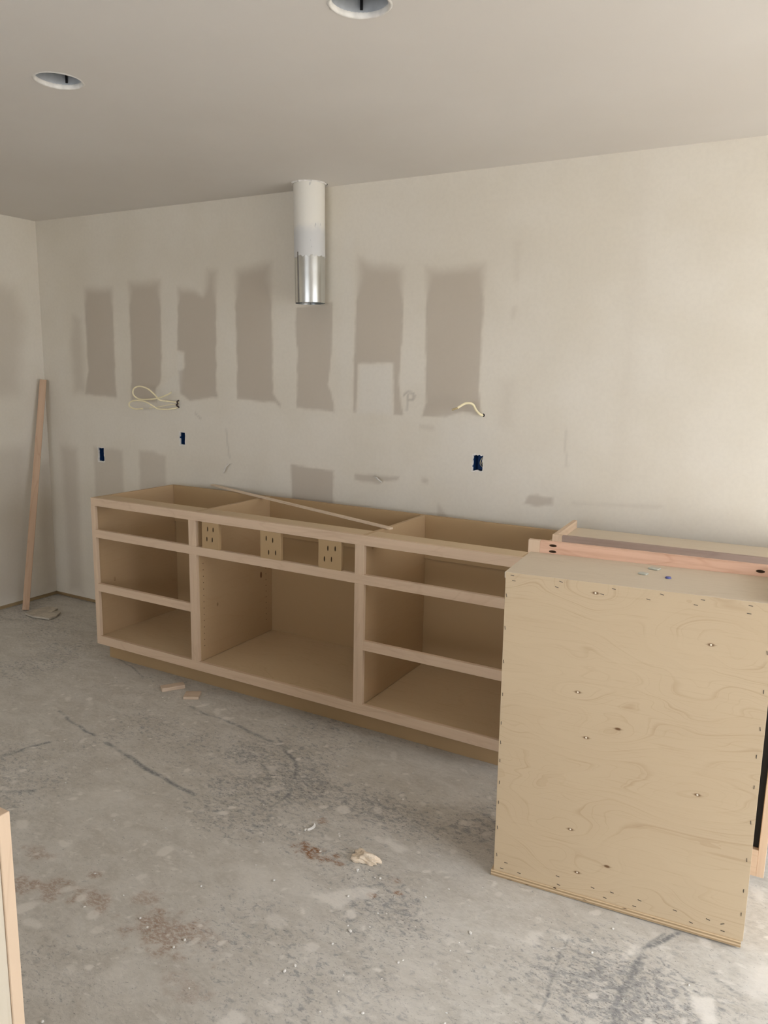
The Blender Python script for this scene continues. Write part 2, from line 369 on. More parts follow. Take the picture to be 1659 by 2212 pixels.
def wall_fresh(x, z):
    m = np.zeros_like(x)
    for poly, so, a in FRESH: m = np.maximum(m, a*(1-sstep(-so, so, sdf_poly(x, z, poly))))
    return m
def keep_back(cx, cz):
    k = np.ones(cx.shape, bool)
    for bx, bz, hw, hh in BOX:
        k &= ~((np.abs(cx-bx) < hw) & (np.abs(cz-bz) < hh))
    return k
def lines_with(base, cuts):
    a = np.array(base)
    for c in cuts: a = a[np.abs(a-c) > .004]
    return np.sort(np.concatenate([a, cuts]))
GAP = .026
xs = lines_with(np.linspace(0, 4.5, 451), [c for b in BOX for c in (b[0]-b[2], b[0]+b[2])])
zs = lines_with(np.linspace(GAP, H, 240), [c for b in BOX for c in (b[1]-b[3], b[1]+b[3])])
wall_back = structure(mgrid('wall_back', xs, zs, lambda u, v: np.stack([u, 0*u, v], -1), (wall_paper, wall_dark, wall_fresh), m_wall,
    extra=[[(4.5,0,GAP),(RX,0,GAP),(RX,0,H),(4.5,0,H)], [(0,0,GAP),(0,.013,GAP),(RX,.013,GAP),(RX,0,GAP)], [(0,.013,GAP),(0,.013,0),(RX,.013,0),(RX,.013,GAP)]], keep=keep_back))
LEFTP = [([(-.60,2.04),(-.17,2.0),(-.12,1.8),(-.20,1.36),(-.60,1.36)], .07, .55), ([(-.60,1.04),(-.19,1.01),(-.22,.05),(-.25,.05),(-.60,.05)], .06, .5), ([(-.09,.9),(-.012,.9),(-.012,.05),(-.09,.05)], .05, .5)]
def left_paper(y, z):
    m = np.zeros_like(y)
    for poly, so, a in LEFTP: m = np.maximum(m, a*(1-sstep(-so, so, sdf_poly(y, z, poly)+.03*vnoise(y*6, z*6, 77, 2))))
    return m
structure(mgrid('wall_left', np.linspace(-.7, 0, 71), np.linspace(GAP, H, 200), lambda u, v: np.stack([0*u, u, v], -1), (left_paper, None, None), m_wall,
    extra=[[(0,RY,GAP),(0,-.7,GAP),(0,-.7,H),(0,RY,H)], [(0,RY,GAP),(-.013,RY,GAP),(-.013,0,GAP),(0,0,GAP)]]))
structure(box('trim_1', (-.05, .0128, 0), (RX, .10, .05), m_sill, bev=0))
structure(box('trim_2', (-.10, RY, 0), (-.0128, .02, .05), m_sill_y, bev=0))
def wall_with_opening(name, to3d, u0, u1, op):
    a, b, z0, z1 = op; bm = bmesh.new()
    for (p, q, r, s) in ((u0, a, 0, H), (b, u1, 0, H), (a, b, z1, H), (a, b, 0, z0)):
        if q-p < 1e-6 or s-r < 1e-6: continue
        f = []
        for d in (0, .12): f.append([bm.verts.new(to3d(u, z, d)) for u, z in ((p, r), (q, r), (q, s), (p, s))])
        bm.faces.new(f[0]); bm.faces.new(f[1])
        for k in range(4): bm.faces.new((f[0][k], f[0][(k+1) % 4], f[1][(k+1) % 4], f[1][k]))
    return structure(bmobj(name, bm, m_ceil))
wall_with_opening('wall_right', lambda u, z, d: (RX+d, u, z), RY, 0, DOOR)
wall_with_opening('wall_rear', lambda u, z, d: (u, RY-d, z), 0, RX, REAR_FILL)
def opening_frame(name, kind, to3d, op, bars):
    t = tag(empty(name, to3d((op[0]+op[1])/2, op[2], .06)), kind='structure'); bm = bmesh.new(); o = Vector(t.location)
    w = .05
    for (p, q, r, s) in [(op[0], op[0]+w, op[2], op[3]), (op[1]-w, op[1], op[2], op[3]), (op[0]+w, op[1]-w, op[3]-w, op[3]), (op[0]+w, op[1]-w, op[2], op[2]+.03)] + [(c-w/2, c+w/2, op[2]+.03, op[3]-w) for c in bars]:
        A = Vector(to3d(p, r, .03)) - o; B = Vector(to3d(q, s, .09)) - o
        add_box(bm, [min(i, j) for i, j in zip(A, B)], [max(i, j) for i, j in zip(A, B)], .002)
    bmobj(kind, bm, m_frame, t)
opening_frame('door_1', 'door_frame', lambda u, z, d: (RX+d, u, z), DOOR, [(DOOR[0]+DOOR[1])/2])
opening_frame('fill_window_1', 'fill_window_frame', lambda u, z, d: (u, RY-d, z), REAR_FILL, [(REAR_FILL[0]+REAR_FILL[1])/2])  # frame of the unseen opening added for fill light
structure(box('ground', (RX+.12, -14, -.30), (RX+14, 8, -.06), m_out, bev=0))

# ---------------------------------------------------------------- ceiling with the holes for cans and duct
CANS = [(2.184, -1.532, .0725), (3.297, -1.541, .0745)]; DUCT = (2.142, -.0885, .0765)
bm = bmesh.new(); oc = [bm.verts.new(p) for p in ((0, RY, H), (RX, RY, H), (RX, 0, H), (0, 0, H))]
es = [bm.edges.new((oc[i], oc[(i+1) % 4])) for i in range(4)]
for cx, cy, r in CANS + [(DUCT[0], DUCT[1], DUCT[2]+.003)]:
    ring = [bm.verts.new((cx+rr*math.cos(a), cy+rr*math.sin(a), H)) for a, rr in ((2*math.pi*k/56, r+random.uniform(-.001, .0022)) for k in range(56))]
    es += [bm.edges.new((ring[i], ring[(i+1) % 56])) for i in range(56)]
bmesh.ops.triangle_fill(bm, use_beauty=True, edges=es)
structure(bmobj('ceiling', bm, m_ceil))
structure(box('sun_block_roof', (-.3, RY-.2, H+.16), (RX+.3, .3, H+.30), m_out, bev=0))  # unseen slab added to keep sun out of the ceiling holes
structure(box('sun_block_back', (-.3, .11, -.3), (RX+.12, .22, H+.16), m_out, bev=0))  # unseen slab added to block sun leaking in behind the back wall
structure(box('sun_block_left', (-.3, RY-.12, -.3), (-.11, .11, H+.16), m_out, bev=0))  # unseen slab added to block the sun leak on the left

# ---------------------------------------------------------------- floor
SCUFF = [([(1.539,-1.179),(1.66,-1.215),(1.8,-1.256),(1.86,-1.262)], .006, .8), ([(1.95,-1.285),(2.2,-1.333),(2.40,-1.365),(2.54,-1.385)], .008, .85),
 ([(2.0,-.835),(2.15,-.86),(2.282,-.881)], .006, .6), ([(2.25,-.875),(2.40,-.90),(2.52,-.915)], .007, .7), ([(2.56,-.92),(2.62,-.925)], .012, .5), ([(2.61,-.945),(2.69,-.985),(2.75,-1.04),(2.785,-1.10)], .007, .8),
 ([(2.83,-1.18),(2.842,-1.24),(2.83,-1.31)], .005, .6), ([(1.64,-1.60),(1.70,-1.575),(1.72,-1.49),(1.76,-1.40)], .007, .7), ([(1.95,-1.72),(2.02,-1.67)], .008, .6), ([(1.268,-.607),(1.40,-.645),(1.565,-.709)], .0035, .9),
 ([(4.19,-1.215),(4.165,-1.25),(4.13,-1.31)], .007, .9), ([(4.15,-1.24),(4.13,-1.29),(4.10,-1.36)], .005, .6), ([(4.115,-1.36),(4.10,-1.47),(4.10,-1.55),(4.115,-1.68)], .007, .75), ([(4.125,-1.38),(4.11,-1.47),(4.112,-1.55),(4.128,-1.68)], .003, .5),
 ([(3.925,-1.40),(3.915,-1.47),(3.93,-1.60),(3.945,-1.70)], .0035, .6), ([(4.30,-1.35),(4.36,-1.375)], .003, .6), ([(4.42,-1.50),(4.52,-1.54)], .004, .7), ([(3.93,-1.35),(4.02,-1.40)], .004, .5)]
RUST = [(3.095,-1.438,.062,.036,1.), (3.12,-1.455,.04,.022,1.), (3.06,-1.42,.018,.012,1.), (3.184,-1.421,.024,.014,.9), (3.21,-1.45,.018,.012,.9), (3.365,-1.524,.026,.016,1.), (3.434,-1.478,.013,.009,1.), (3.40,-1.425,.02,.012,.6),
 (2.957,-1.943,.14,.075,.55), (2.90,-1.93,.06,.05,.6), (3.05,-1.90,.06,.04,.35), (2.676,-1.957,.08,.045,.5), (2.55,-1.99,.07,.05,.5), (2.46,-2.02,.06,.04,.55), (2.348,-1.898,.07,.03,.4), (2.60,-1.88,.03,.02,.55), (3.15,-2.07,.08,.04,.25), (2.82,-1.87,.05,.04,.4), (3.03,-1.285,.02,.015,.6)]
SMEAR = [([(3.19,-1.63),(3.27,-1.56),(3.33,-1.49),(3.375,-1.50),(3.35,-1.56),(3.31,-1.63)], .010, .7), ([(2.95,-1.62),(3.10,-1.55),(3.18,-1.60),(3.02,-1.70)], .06, .35),
 ([(3.28,-1.255),(3.36,-1.27),(3.34,-1.30),(3.26,-1.285)], .012, .6), ([(2.45,-1.15),(2.60,-1.11),(2.66,-1.16),(2.52,-1.23)], .03, .4), ([(2.62,-1.085),(2.68,-1.075),(2.69,-1.11)], .012, .6),
 ([(4.255,-1.44),(4.30,-1.42),(4.32,-1.50),(4.29,-1.51)], .008, .8), ([(4.36,-1.24),(4.43,-1.22),(4.45,-1.34),(4.39,-1.36)], .03, .6), ([(3.55,-1.72),(3.66,-1.64),(3.68,-1.72),(3.58,-1.82)], .03, .3), ([(3.82,-1.43),(3.86,-1.41),(3.85,-1.47)], .012, .5),
 ([(1.95,-1.30),(2.05,-1.28),(2.1,-1.34),(2.0,-1.36)], .03, .3), ([(2.2,-1.53),(2.35,-1.48),(2.42,-1.56),(2.25,-1.62)], .05, .3), ([(3.42,-1.9),(3.6,-1.78),(3.7,-1.85),(3.5,-2.0)], .05, .25)]
def fl_dark(x, y):
    m = np.zeros_like(x); wx = .014*vnoise(x*9, y*9, 5, 3); wy = .014*vnoise(x*9, y*9, 15, 3); br = .5+.9*vnoise(x*40, y*40, 25, 3)
    for l, w, a in SCUFF:
        lx = [p[0] for p in l]; ly = [p[1] for p in l]; s_ = (x > min(lx)-.06) & (x < max(lx)+.06) & (y > min(ly)-.06) & (y < max(ly)+.06)
        d = sdist(x[s_]+wx[s_], y[s_]+wy[s_], l); m[s_] = np.maximum(m[s_], a*np.clip(br[s_]+.35, .2, 1)*(1-sstep(w*.5, w*1.7, d)))
    return m
def fl_zone(x, y):
    pt = vnoise(x*2.2+3, y*2.2, 41, 3)
    far = np.exp(-((x-4.10)/.30)**2-((y+1.52)/.20)**2)*1.2 + np.exp(-((x-3.50)/.22)**2-((y+1.53)/.12)**2)*1.0 + np.exp(-((x-3.15)/.4)**2-((y+1.12)/.14)**2)*.95 + np.exp(-((x-2.3)/.35)**2-((y+1.15)/.2)**2)*.5 + np.exp(-((x-3.1)/.25)**2-((y+1.42)/.1)**2)*.6
    clean = np.exp(-((x-3.65)/.16)**2-((y+1.45)/.12)**2) + np.exp(-((x-2.95)/.2)**2-((y+1.62)/.12)**2)*.7
    return np.clip(sstep(-.1, .5, pt)*.55 + far*.9 - clean*.8, 0, 1)
def fl_rust(x, y):
    m = np.zeros_like(x); nz = vnoise(x*38, y*38, 61, 4)
    for cx, cy, rx, ry, a in RUST:
        d = np.hypot((x-cx)/rx, (y-cy)/ry) - 1.15*nz; m = np.maximum(m, a*(1-sstep(.35, 1.1, d)))
    return m
def fl_light(x, y):
    m = np.zeros_like(x); nz = .02*vnoise(x*24, y*24, 71, 3)
    for poly, so, a in SMEAR: m = np.maximum(m, a*(1-sstep(-so, so, sdf_poly(x, y, poly)+nz)))
    R_ = np.random.default_rng(11)
    for _ in range(620):
        cx, cy = R_.uniform(1.3, 4.7), R_.uniform(-2.2, -.72); r1 = R_.choice([.006, .008, .012, .02, .032], p=[.3, .3, .2, .14, .06]); r2 = r1*R_.uniform(.4, .9); t = R_.uniform(0, 3.14); a = R_.uniform(.25, .75)
        s_ = (np.abs(x-cx) < r1*1.6) & (np.abs(y-cy) < r1*1.6); dx, dy = x[s_]-cx, y[s_]-cy
        d = np.hypot((dx*math.cos(t)+dy*math.sin(t))/r1, (dy*math.cos(t)-dx*math.sin(t))/r2) + 34*nz[s_]
        m[s_] = np.maximum(m[s_], a*(1-sstep(.7, 1.1, d)))
    return m
FX, FY = 4.9, -2.4
structure(mgrid('floor', np.linspace(0, FX, 817), np.linspace(FY, 0, 401), lambda u, v: np.stack([u, v, 0*u], -1), (fl_dark, fl_rust, fl_light, fl_zone), m_floor,
    extra=[[(FX, FY, 0), (RX+.12, FY, 0), (RX+.12, 0, 0), (FX, 0, 0)], [(-.1, RY-.12, 0), (RX+.12, RY-.12, 0), (RX+.12, FY, 0), (-.1, FY, 0)], [(-.1, FY, 0), (0, FY, 0), (0, .02, 0), (-.1, .02, 0)], [(0, 0, 0), (RX, 0, 0), (RX, .02, 0), (0, .02, 0)]]))

# ---------------------------------------------------------------- long base cabinet by the wall
X0, YF = 1.2017, -.679; BW, BD, BH = 2.300, .577, .876
base = empty('base_cabinet', (X0, YF, 0), label='long open-front plywood base cabinet with three bays along the mudded wall', category='cabinet')
FT = .019                                             # face frame thickness
# box
box('side_panel', (.002, FT, 0.099), (.020, BD-.006, BH), m_ply_yz, base)
box('side_panel', (BW-.020, FT, .099), (BW-.002, BD-.006, BH), m_ply_yz, base)
P1, P2 = .690, 1.603                                   # left faces of the two partitions
part1 = box('partition', (P1, FT, .14), (P1+.018, BD-.006, BH), m_ply_yz, base)
part2 = box('partition', (P2, FT, .14), (P2+.018, BD-.006, BH), m_ply_yz, base)
box('back_panel', (.002, BD-.006, .05), (BW-.002, BD, BH), m_ply_xz, base)
bays = [(.020, P1), (P1+.018, P2), (P2+.018, BW-.020)]
for a, b in bays:
    box('bottom_panel', (a, FT, .122), (b, BD-.006, .140), m_ply_xy, base)
    box('nailer', (a, BD-.018, .668), (b, BD-.006, BH-.001), m_ply_xz, base)
for a, b in bays:
    box('stretcher', (a, FT, BH-.019), (b, .106, BH), m_ply_xy, base)
box('toe_kick', (.003, .075, 0), (BW-.003, .093, .1), m_ply_xz, base)
box('toe_kick_end', (.003, .093, 0), (.021, BD-.01, .099), m_ply_yz, base)
box('toe_kick_end', (BW-.021, .093, 0), (BW-.003, BD-.01, .099), m_ply_yz, base)
# face frame
box('top_rail', (0, 0, .835), (BW, FT, BH), m_rail_x, base)
box('bottom_rail', (0, 0, .099), (BW, FT, .144), m_rail_x, base)
R2 = (.671, .712); R3 = (.387, .428)
box('middle_rail', (.026, 0, R2[0]), (BW-.04, FT, R2[1]), m_rail_x, base)
box('end_stile', (0, 0, .144), (.026, FT, .835), m_rail_z, base)
box('end_stile', (BW-.04, 0, .144), (BW, FT, .835), m_rail_z, base)
ST = [(.662, .706), (1.577, 1.621)]
for a, b in ST:
    box('stile', (a, 0, .144), (b, FT, R2[0]), m_rail_z, base); box('stile', (a, 0, R2[1]), (b, FT, .835), m_rail_z, base)
box('drawer_rail', (.026, 0, R3[0]), (ST[0][0], FT, R3[1]), m_rail_x, base)
box('drawer_rail', (ST[1][1], 0, R3[0]), (BW-.04, FT, R3[1]), m_rail_x, base)
# three short blocks in the top row, each drilled with pocket holes
def pocketed(name, a, b, mat, parent, holes):
    """a board with slanted pocket holes cut out of its face (-y side unless d=+1)"""
    o = box(name, a, b, mat, parent)
    for (x, z, rx, rz, d) in holes:
        bm = bmesh.new(); bmesh.ops.create_uvsphere(bm, u_segments=16, v_segments=10, radius=1.)
        ang = .35*d if rz > rx else 0
        for v in bm.verts: v.co = Vector((x + v.co.x*rx, (a[1] if True else b[1]) + v.co.y*.009, z + v.co.z*rz))
        me = bpy.data.meshes.new('cut'); bm.to_mesh(me); bm.free(); me.materials.append(m_hole)
        c = bpy.data.objects.new('cut', me); COL.objects.link(c); c.parent = parent
        md = o.modifiers.new('cut', 'BOOLEAN'); md.operation = 'DIFFERENCE'; md.object = c; md.solver = 'EXACT'; md.material_mode = 'TRANSFER'
        bpy.context.view_layer.update()
        new = bpy.data.meshes.new_from_object(o.evaluated_get(bpy.context.evaluated_depsgraph_get()))
        o.modifiers.clear(); o.data = new; bpy.data.objects.remove(c)
    return o
for (x0, x1, hs) in ((.745, .846, ((.36, .75), (.68, .75), (.30, .36), (.62, .36))), (1.086, 1.197, ((.30, .74), (.62, .70), (.42, .24), (.76, .26))), (1.396, 1.510, ((.42, .72), (.74, .74), (.27, .33), (.58, .35)))):
    w = x1-x0
    pocketed('drilled_block', (x0, .0008, R2[1]), (x1, FT+.001, .835), m_ply_xz, base, [(x0+w*fx, R2[1]+.123*fz,   .0031, .0115, 1) for fx, fz in hs])
# shelf-pin holes: two columns of drilled dots on the first partition
bm = bmesh.new()
for yy, n, zt in ((.044, 14, .622), (.520, 14, .622)):
    for k in range(n):
        c = Vector((P1+.0183, yy, zt-.0315*k))
        vs = [bm.verts.new(c + Vector((0, .0026*math.cos(a), .0026*math.sin(a)))) for a in (2*math.pi*i/8 for i in range(8))]; bm.faces.new(vs)
tag(bmobj('shelf_pin_hole', bm, m_hole, part1), kind='stuff')
def flat_oval(name, c, ax, ay, nx, mat, parent, hgt=.0004):
    """thin oval plug lying on a face whose normal is axis nx"""
    bm = bmesh.new(); o = [i for i in range(3) if i != nx]; lo, hi = [], []
    for i in range(14):
        a = 2*math.pi*i/14; p = [0, 0, 0]; p[o[0]] = ax*math.cos(a); p[o[1]] = ay*math.sin(a)
        lo.append(bm.verts.new(Vector(c)+Vector(p))); q = [v*.8 for v in p]; q[nx] = hgt; hi.append(bm.verts.new(Vector(c)+Vector(q)))
    for i in range(14): bm.faces.new((lo[i], lo[(i+1) % 14], hi[(i+1) % 14], hi[i]))
    bm.faces.new(hi); return bmobj(name, bm, mat, parent)
m_knot = plain('wood_knot', (.19, .10, .045), .7, 0, .3, 60)
m_knot2 = plain('faint_wood_knot', (.36, .24, .13), .7, 0, .2, 60)
flat_oval('knot', (P1+.018, .480, .468), .008, .017, 0, m_knot, part1)
flat_oval('knot', (P1+.018, .140, .395), .006, .010, 0, m_knot2, part1)
side_l = [o for o in base.children if o.name.startswith('side_panel')][0]
flat_oval('knot', (.020, .115, .425), .007, .012, 0, m_knot2, side_l)
flat_oval('knot', (P2+.018, .072, .815), .010, .010, 0, m_knot2, part2)
st = box('lath_strip', (-.757, -.010, 0), (.757, .010, .009), solid_wood('pale_lath_wood', (.72, .58, .43), (.60, .45, .31), 0), bev=.0006)
st.location = (2.138, -.265, .8775); st.rotation_euler = (0, 0, math.atan2(-.49, 1.432))
tag(st, label='long thin wood strip lying across the top of the base cabinet', category='strip')

# ---------------------------------------------------------------- cabinet with its knotty back to the camera
IW, IH, ID = .7037, .9712, .2925
isl = empty('wall_cabinet', (3.6471, -1.2488, 0), label='wall cabinet standing on the floor with its stapled knotty plywood back facing out', category='cabinet')
isl.rotation_euler = (Matrix.Rotation(.0742, 3, 'Z') @ Matrix.Rotation(-.0095, 3, 'Y')).to_euler()
backp = box('back_panel', (.0, 0, .018), (IW, .006, IH-.0006), m_ply_knots, isl, .0005)
FZ0, FZ1, FX0, FX1 = .0405, 1.006, -.022, .757
box('top_panel', (-.003, .0005, IH-.018), (IW, ID, IH), m_ply_pale, isl, .0006)
bm = bmesh.new(); add_box(bm, (-.008, -.004, 0), (IW-.004, ID, .018), .0008); bp = bmobj('bottom_panel', bm, m_edge, isl)
box('side_panel', (0, .006, .018), (.018, ID, IH-.018), m_ply_yz, isl); box('side_panel', (IW-.018, .006, .018), (IW, ID, IH-.018), m_ply_yz, isl)
box('side_lip', (IW-.002, .004, IH+.0004), (IW+.016, ID-.001, IH+.034), m_rail_y, isl)
fa, fb = ID+.0005, ID+FT
pocketed('top_rail', (.016, fa, .955), (.719, fb, FZ1), m_pink_x, isl, [(.058, .994, .012, .0042, 0), (.058, .9745, .012, .0042, 0), (.655, .988, .012, .0045, 0)])
box('bottom_rail', (.016, fa, FZ0), (.735, fb, .1265), m_rail_x, isl)
box('stile', (FX0, fa, FZ0), (.016, fb, FZ1), m_rail_z, isl)
box('stile', (.719, fa, .955), (FX1, fb, FZ1), m_rail_z, isl)
box('stile', (.735, fa, FZ0), (FX1, fb, .955), m_rail_z, isl)
stp = bpy.data.meshes.new('staple'); bm = bmesh.new(); add_box(bm, (-.0052, -.0006, -.0008), (.0052, .0012, .0008), 0); bm.to_mesh(stp); bm.free(); stp.materials.append(m_staple)
STAPLES = [(.020,.963,0),(.025,.948,0),(.16,.962,0),(.149,.945,0),(.304,.960,0),(.274,.941,0),(.428,.961,0),(.395,.943,0),(.529,.960,0),(.513,.944,0),(.642,.960,0),(.64,.939,0),
 (.005,.902,1),(.005,.803,1),(.005,.70,1),(.006,.597,1),(.005,.506,1),(.006,.444,1),(.006,.385,1),(.007,.314,1),(.007,.248,1),(.007,.164,1),(.008,.072,1),
 (.038,.053,0),(.026,.030,0),(.08,.031,0),(.197,.057,0),(.201,.030,0),(.30,.052,0),(.355,.054,0),(.336,.031,0),(.432,.054,0),(.419,.031,0),(.527,.054,0),(.613,.055,0),(.571,.031,0),(.65,.054,2),(.652,.033,0),
 (.690,.842,1),(.691,.737,1),(.692,.636,1),(.690,.558,1),(.692,.472,1),(.693,.371,1),(.693,.261,1),(.693,.169,1),(.693,.098,1)]
for x, z, k in STAPLES:
    o = link('staple', stp, None, backp); o.location = (x, -.0004, z); o.rotation_euler = (0, (0.12, 1.48, -.5)[k] + random.uniform(-.12, .12), 0)
for o in isl.children:
    if o.name.split('.')[0] in ('top_rail', 'stile', 'bottom_rail'):
        o.rotation_euler = (0, .0105, 0); o.location = (0, 0, .0045)
tag(box('slot_black_strip', (IW-.006, fb+.0006, .085), (FX1-.004, fb+.006, .96), plain('slot_black', (.022, .022, .022), .6), isl), label='black strip added behind the open slot of the face frame to darken it')  # black strip added so the open slot reads dark
# scraps left on that cabinet's top
def chip(name, x, y, sx, sy, h, rz, mat, **pr):
    o = box(name, (-sx, -sy, 0), (sx, sy, h), mat, bev=.0006); o.location = (x, y, IH + .0008 + .0097*(0)); o.rotation_euler = (0, 0, rz); return tag(o, **pr)

# ---------------------------------------------------------------- second wall cabinet behind it
C2W, C2H, C2D = .92, .928, .355
c2 = empty('wall_cabinet', (3.531, -.450, 0), .052, label='pale wall cabinet between knotty cabinet and wall, end panel rising as a lip', category='cabinet')
box('side_panel', (0, FT, 0), (.018, C2D, C2H), m_rail_y, c2); box('side_panel', (C2W-.018, FT, 0), (C2W, C2D, C2H), m_rail_y, c2)
box('top_panel', (.018, FT, C2H-.050), (C2W-.018, C2D-.001, C2H-.032), m_ply_pale, c2)
box('bottom_panel', (.018, FT, .03), (C2W-.018, C2D-.006, .048), m_ply_xy, c2)
box('back_panel', (.018, C2D-.007, .048), (C2W-.018, C2D-.001, C2H-.05), m_ply_xz, c2)
box('top_rail', (.038, 0, C2H-.075), (C2W-.038, FT, C2H), solid_wood('shaded_rail_wood', (.37, .275, .225), (.28, .20, .17), 0), c2); box('bottom_rail', (.038, 0, 0), (C2W-.038, FT, .06), m_rail_x, c2)  # top rail's darker tone has the shade between the cabinets painted in
box('stile', (0, 0, 0), (.038, FT, C2H), m_rail_z, c2); box('stile', (C2W-.038, 0, 0), (C2W, FT, C2H), m_rail_z, c2)
box('shelf', (.0185, FT+.02, .46), (C2W-.0185, C2D-.008, .478), m_ply_xy, c2)

# ---------------------------------------------------------------- corner of another base cabinet next to the camera
fg = empty('base_cabinet', (3.387, -2.655, 0), label='base cabinet at the lower left edge of which only one corner shows', category='cabinet')
FGW, FGD, FGH = .95, .58, .876
box('stile', (-.038, -FT, .0), (0, 0, FGH), m_rail_z, fg); box('stile', (-FGW, -FT, 0), (-FGW+.038, 0, FGH), m_rail_z, fg)
box('top_rail', (-FGW+.038, -FT, FGH-.04), (-.038, 0, FGH), m_rail_x, fg); box('bottom_rail', (-FGW+.038, -FT, .1), (-.038, 0, .144), m_rail_x, fg)
m_cream = plywood('pale_side_plywood', (.60, .53, .42), (.50, .42, .30), (1, 2), 2, contrast=.12)
box('side_panel', (-.021, -FGD, 0), (-.003, -FT, FGH-.001), m_cream, fg); box('side_panel', (-FGW+.003, -FGD, 0), (-FGW+.021, -FT, FGH-.001), m_cream, fg)
box('back_panel', (-FGW+.021, -FGD, .05), (-.021, -FGD+.006, FGH-.002), m_ply_xz, fg)
box('bottom_panel', (-FGW+.021, -FGD+.006, .122), (-.021, -FT, .14), m_ply_xy, fg)
box('toe_kick', (-FGW+.021, -.093, 0), (-.021, -.075, .1), m_ply_xz, fg)
box('stretcher', (-FGW+.021, -.11, FGH-.02), (-.021, -FT, FGH-.001), m_ply_xy, fg)

# ---------------------------------------------------------------- vent duct hanging from the ceiling
dz = .555
duct = empty('vent_duct', (DUCT[0], DUCT[1], H-dz), label='round metal vent duct hanging from the ceiling, its upper part white with compound', category='duct')
duct.rotation_euler = (0, -.016, 0)
def cyl_wall(name, r0, r1, z0, z1, mat, parent, seg=48, thick=.0012, jag0=0., jag1=0., zjag=0., gap=None):
    bm = bmesh.new(); A = []
    for k in range(seg):
        a = 2*math.pi*k/seg; ja = random.uniform(-zjag, zjag)
        zb = z0 + jag0*math.sin(3*a+1) + ja; zt = z1
        A.append([bm.verts.new((r*math.cos(a), r*math.sin(a), z)) for r, z in ((r0, zb), (r1, zt), (r1-thick, zt), (r0-thick, zb))])
    for k in range(seg):
        p, q = A[k], A[(k+1) % seg]
        for i in range(4): bm.faces.new((p[i], q[i], q[(i+1) % 4], p[(i+1) % 4]))
    return bmobj(name, bm, mat, parent, False)
def shade(o, ang=.6):
    for p in o.data.polygons: p.use_smooth = True
    bm = bmesh.new(); bm.from_mesh(o.data)
    for e in bm.edges:
        if len(e.link_faces) == 2 and e.calc_face_angle(0) > ang: e.smooth = False
    bm.to_mesh(o.data); bm.free(); return o
shade(cyl_wall('bare_section', .0740, .0746, 0, .26, m_duct, duct, zjag=.0008))
up = cyl_wall('coated_section', .0752, .0760, .215, dz+.02, m_dmud, duct, zjag=.006); shade(up); up['label'] = 'upper duct section smeared white with joint compound'
bm = bmesh.new(); sa = math.radians(-104)
rr = .0748
add_box(bm, (-.0030, -.0026, .002), (.0030, .0012, .235), .0006)
for v in bm.verts: v.co = Matrix.Rotation(sa+math.pi/2, 3, 'Z') @ v.co + Vector((rr*math.cos(sa), rr*math.sin(sa), 0))
bmobj('seam', bm, plain('dull_duct_seam', (.20, .18, .16), .5, .6), duct)
bm = bmesh.new()
for k in range(3):
    add_box(bm, (-.003+.013*k, -.05-.008*k, -.004), (.004+.013*k, -.046-.008*k, .02), .0006)
bmobj('crimp_tab', bm, m_duct, duct)
bm = bmesh.new(); n = 40; A = []
for k in range(n):
    a = 2*math.pi*k/n; j = random.uniform(0, .008)
    A.append([bm.verts.new((r*math.cos(a), r*math.sin(a), z)) for r, z in ((.0762, dz-.004), (.080+j*.6, dz-.004-j*.4), (.082+j, dz+.0008))])
for k in range(n):
    for i in range(2): bm.faces.new((A[k][i], A[(k+1) % n][i], A[(k+1) % n][i+1], A[k][i+1]))
bmobj('torn_collar', bm, m_gyp, duct)

# ---------------------------------------------------------------- recessed light cans
for i, ((cx, cy, r), lab) in enumerate(zip(CANS, ('empty recessed light can in the ceiling at the far left', 'empty recessed light can in the ceiling, cut by the top of the picture'))):
    t = empty('recessed_light_can', (cx, cy, H), label=lab, category='light can'); t['group'] = 'recessed cans in the ceiling'
    shade(cyl_wall('can', r-.002, r-.002, .0002, .13, m_can, t, thick=.001))
    bm = bmesh.new(); vs = [bm.verts.new(((r-.003)*math.cos(2*math.pi*k/40), (r-.003)*math.sin(2*math.pi*k/40), .128)) for k in range(40)]; bm.faces.new(vs); bmobj('can_top', bm, m_can, t)
    bm = bmesh.new(); A = []
    for k in range(44):
        a = 2*math.pi*k/44; j = random.uniform(0, .004)
        A.append([bm.verts.new((q*math.cos(a), q*math.sin(a), z)) for q, z in ((r-.003, .012), (r-.004-j*.3, .0005), (r+.0005, -.002-j*.25), (r+.003+j, -.0003))])
    for k in range(44):
        for q in range(3): bm.faces.new((A[k][q], A[(k+1) % 44][q], A[(k+1) % 44][q+1], A[k][q+1]))
    bmobj('mudded_rim', bm, m_gyp, t, True)
    a = math.radians(120 if i == 0 else 118); bm = bmesh.new(); add_box(bm, (-.0035, -.002, .016), (.0035, .001, .052), .0005)
    for v in bm.verts: v.co = Matrix.Rotation(a-math.pi/2, 3, 'Z') @ v.co + Vector(((r-.006)*math.cos(a), (r-.006)*math.sin(a), 0))
    bmobj('slot', bm, m_dark, t)

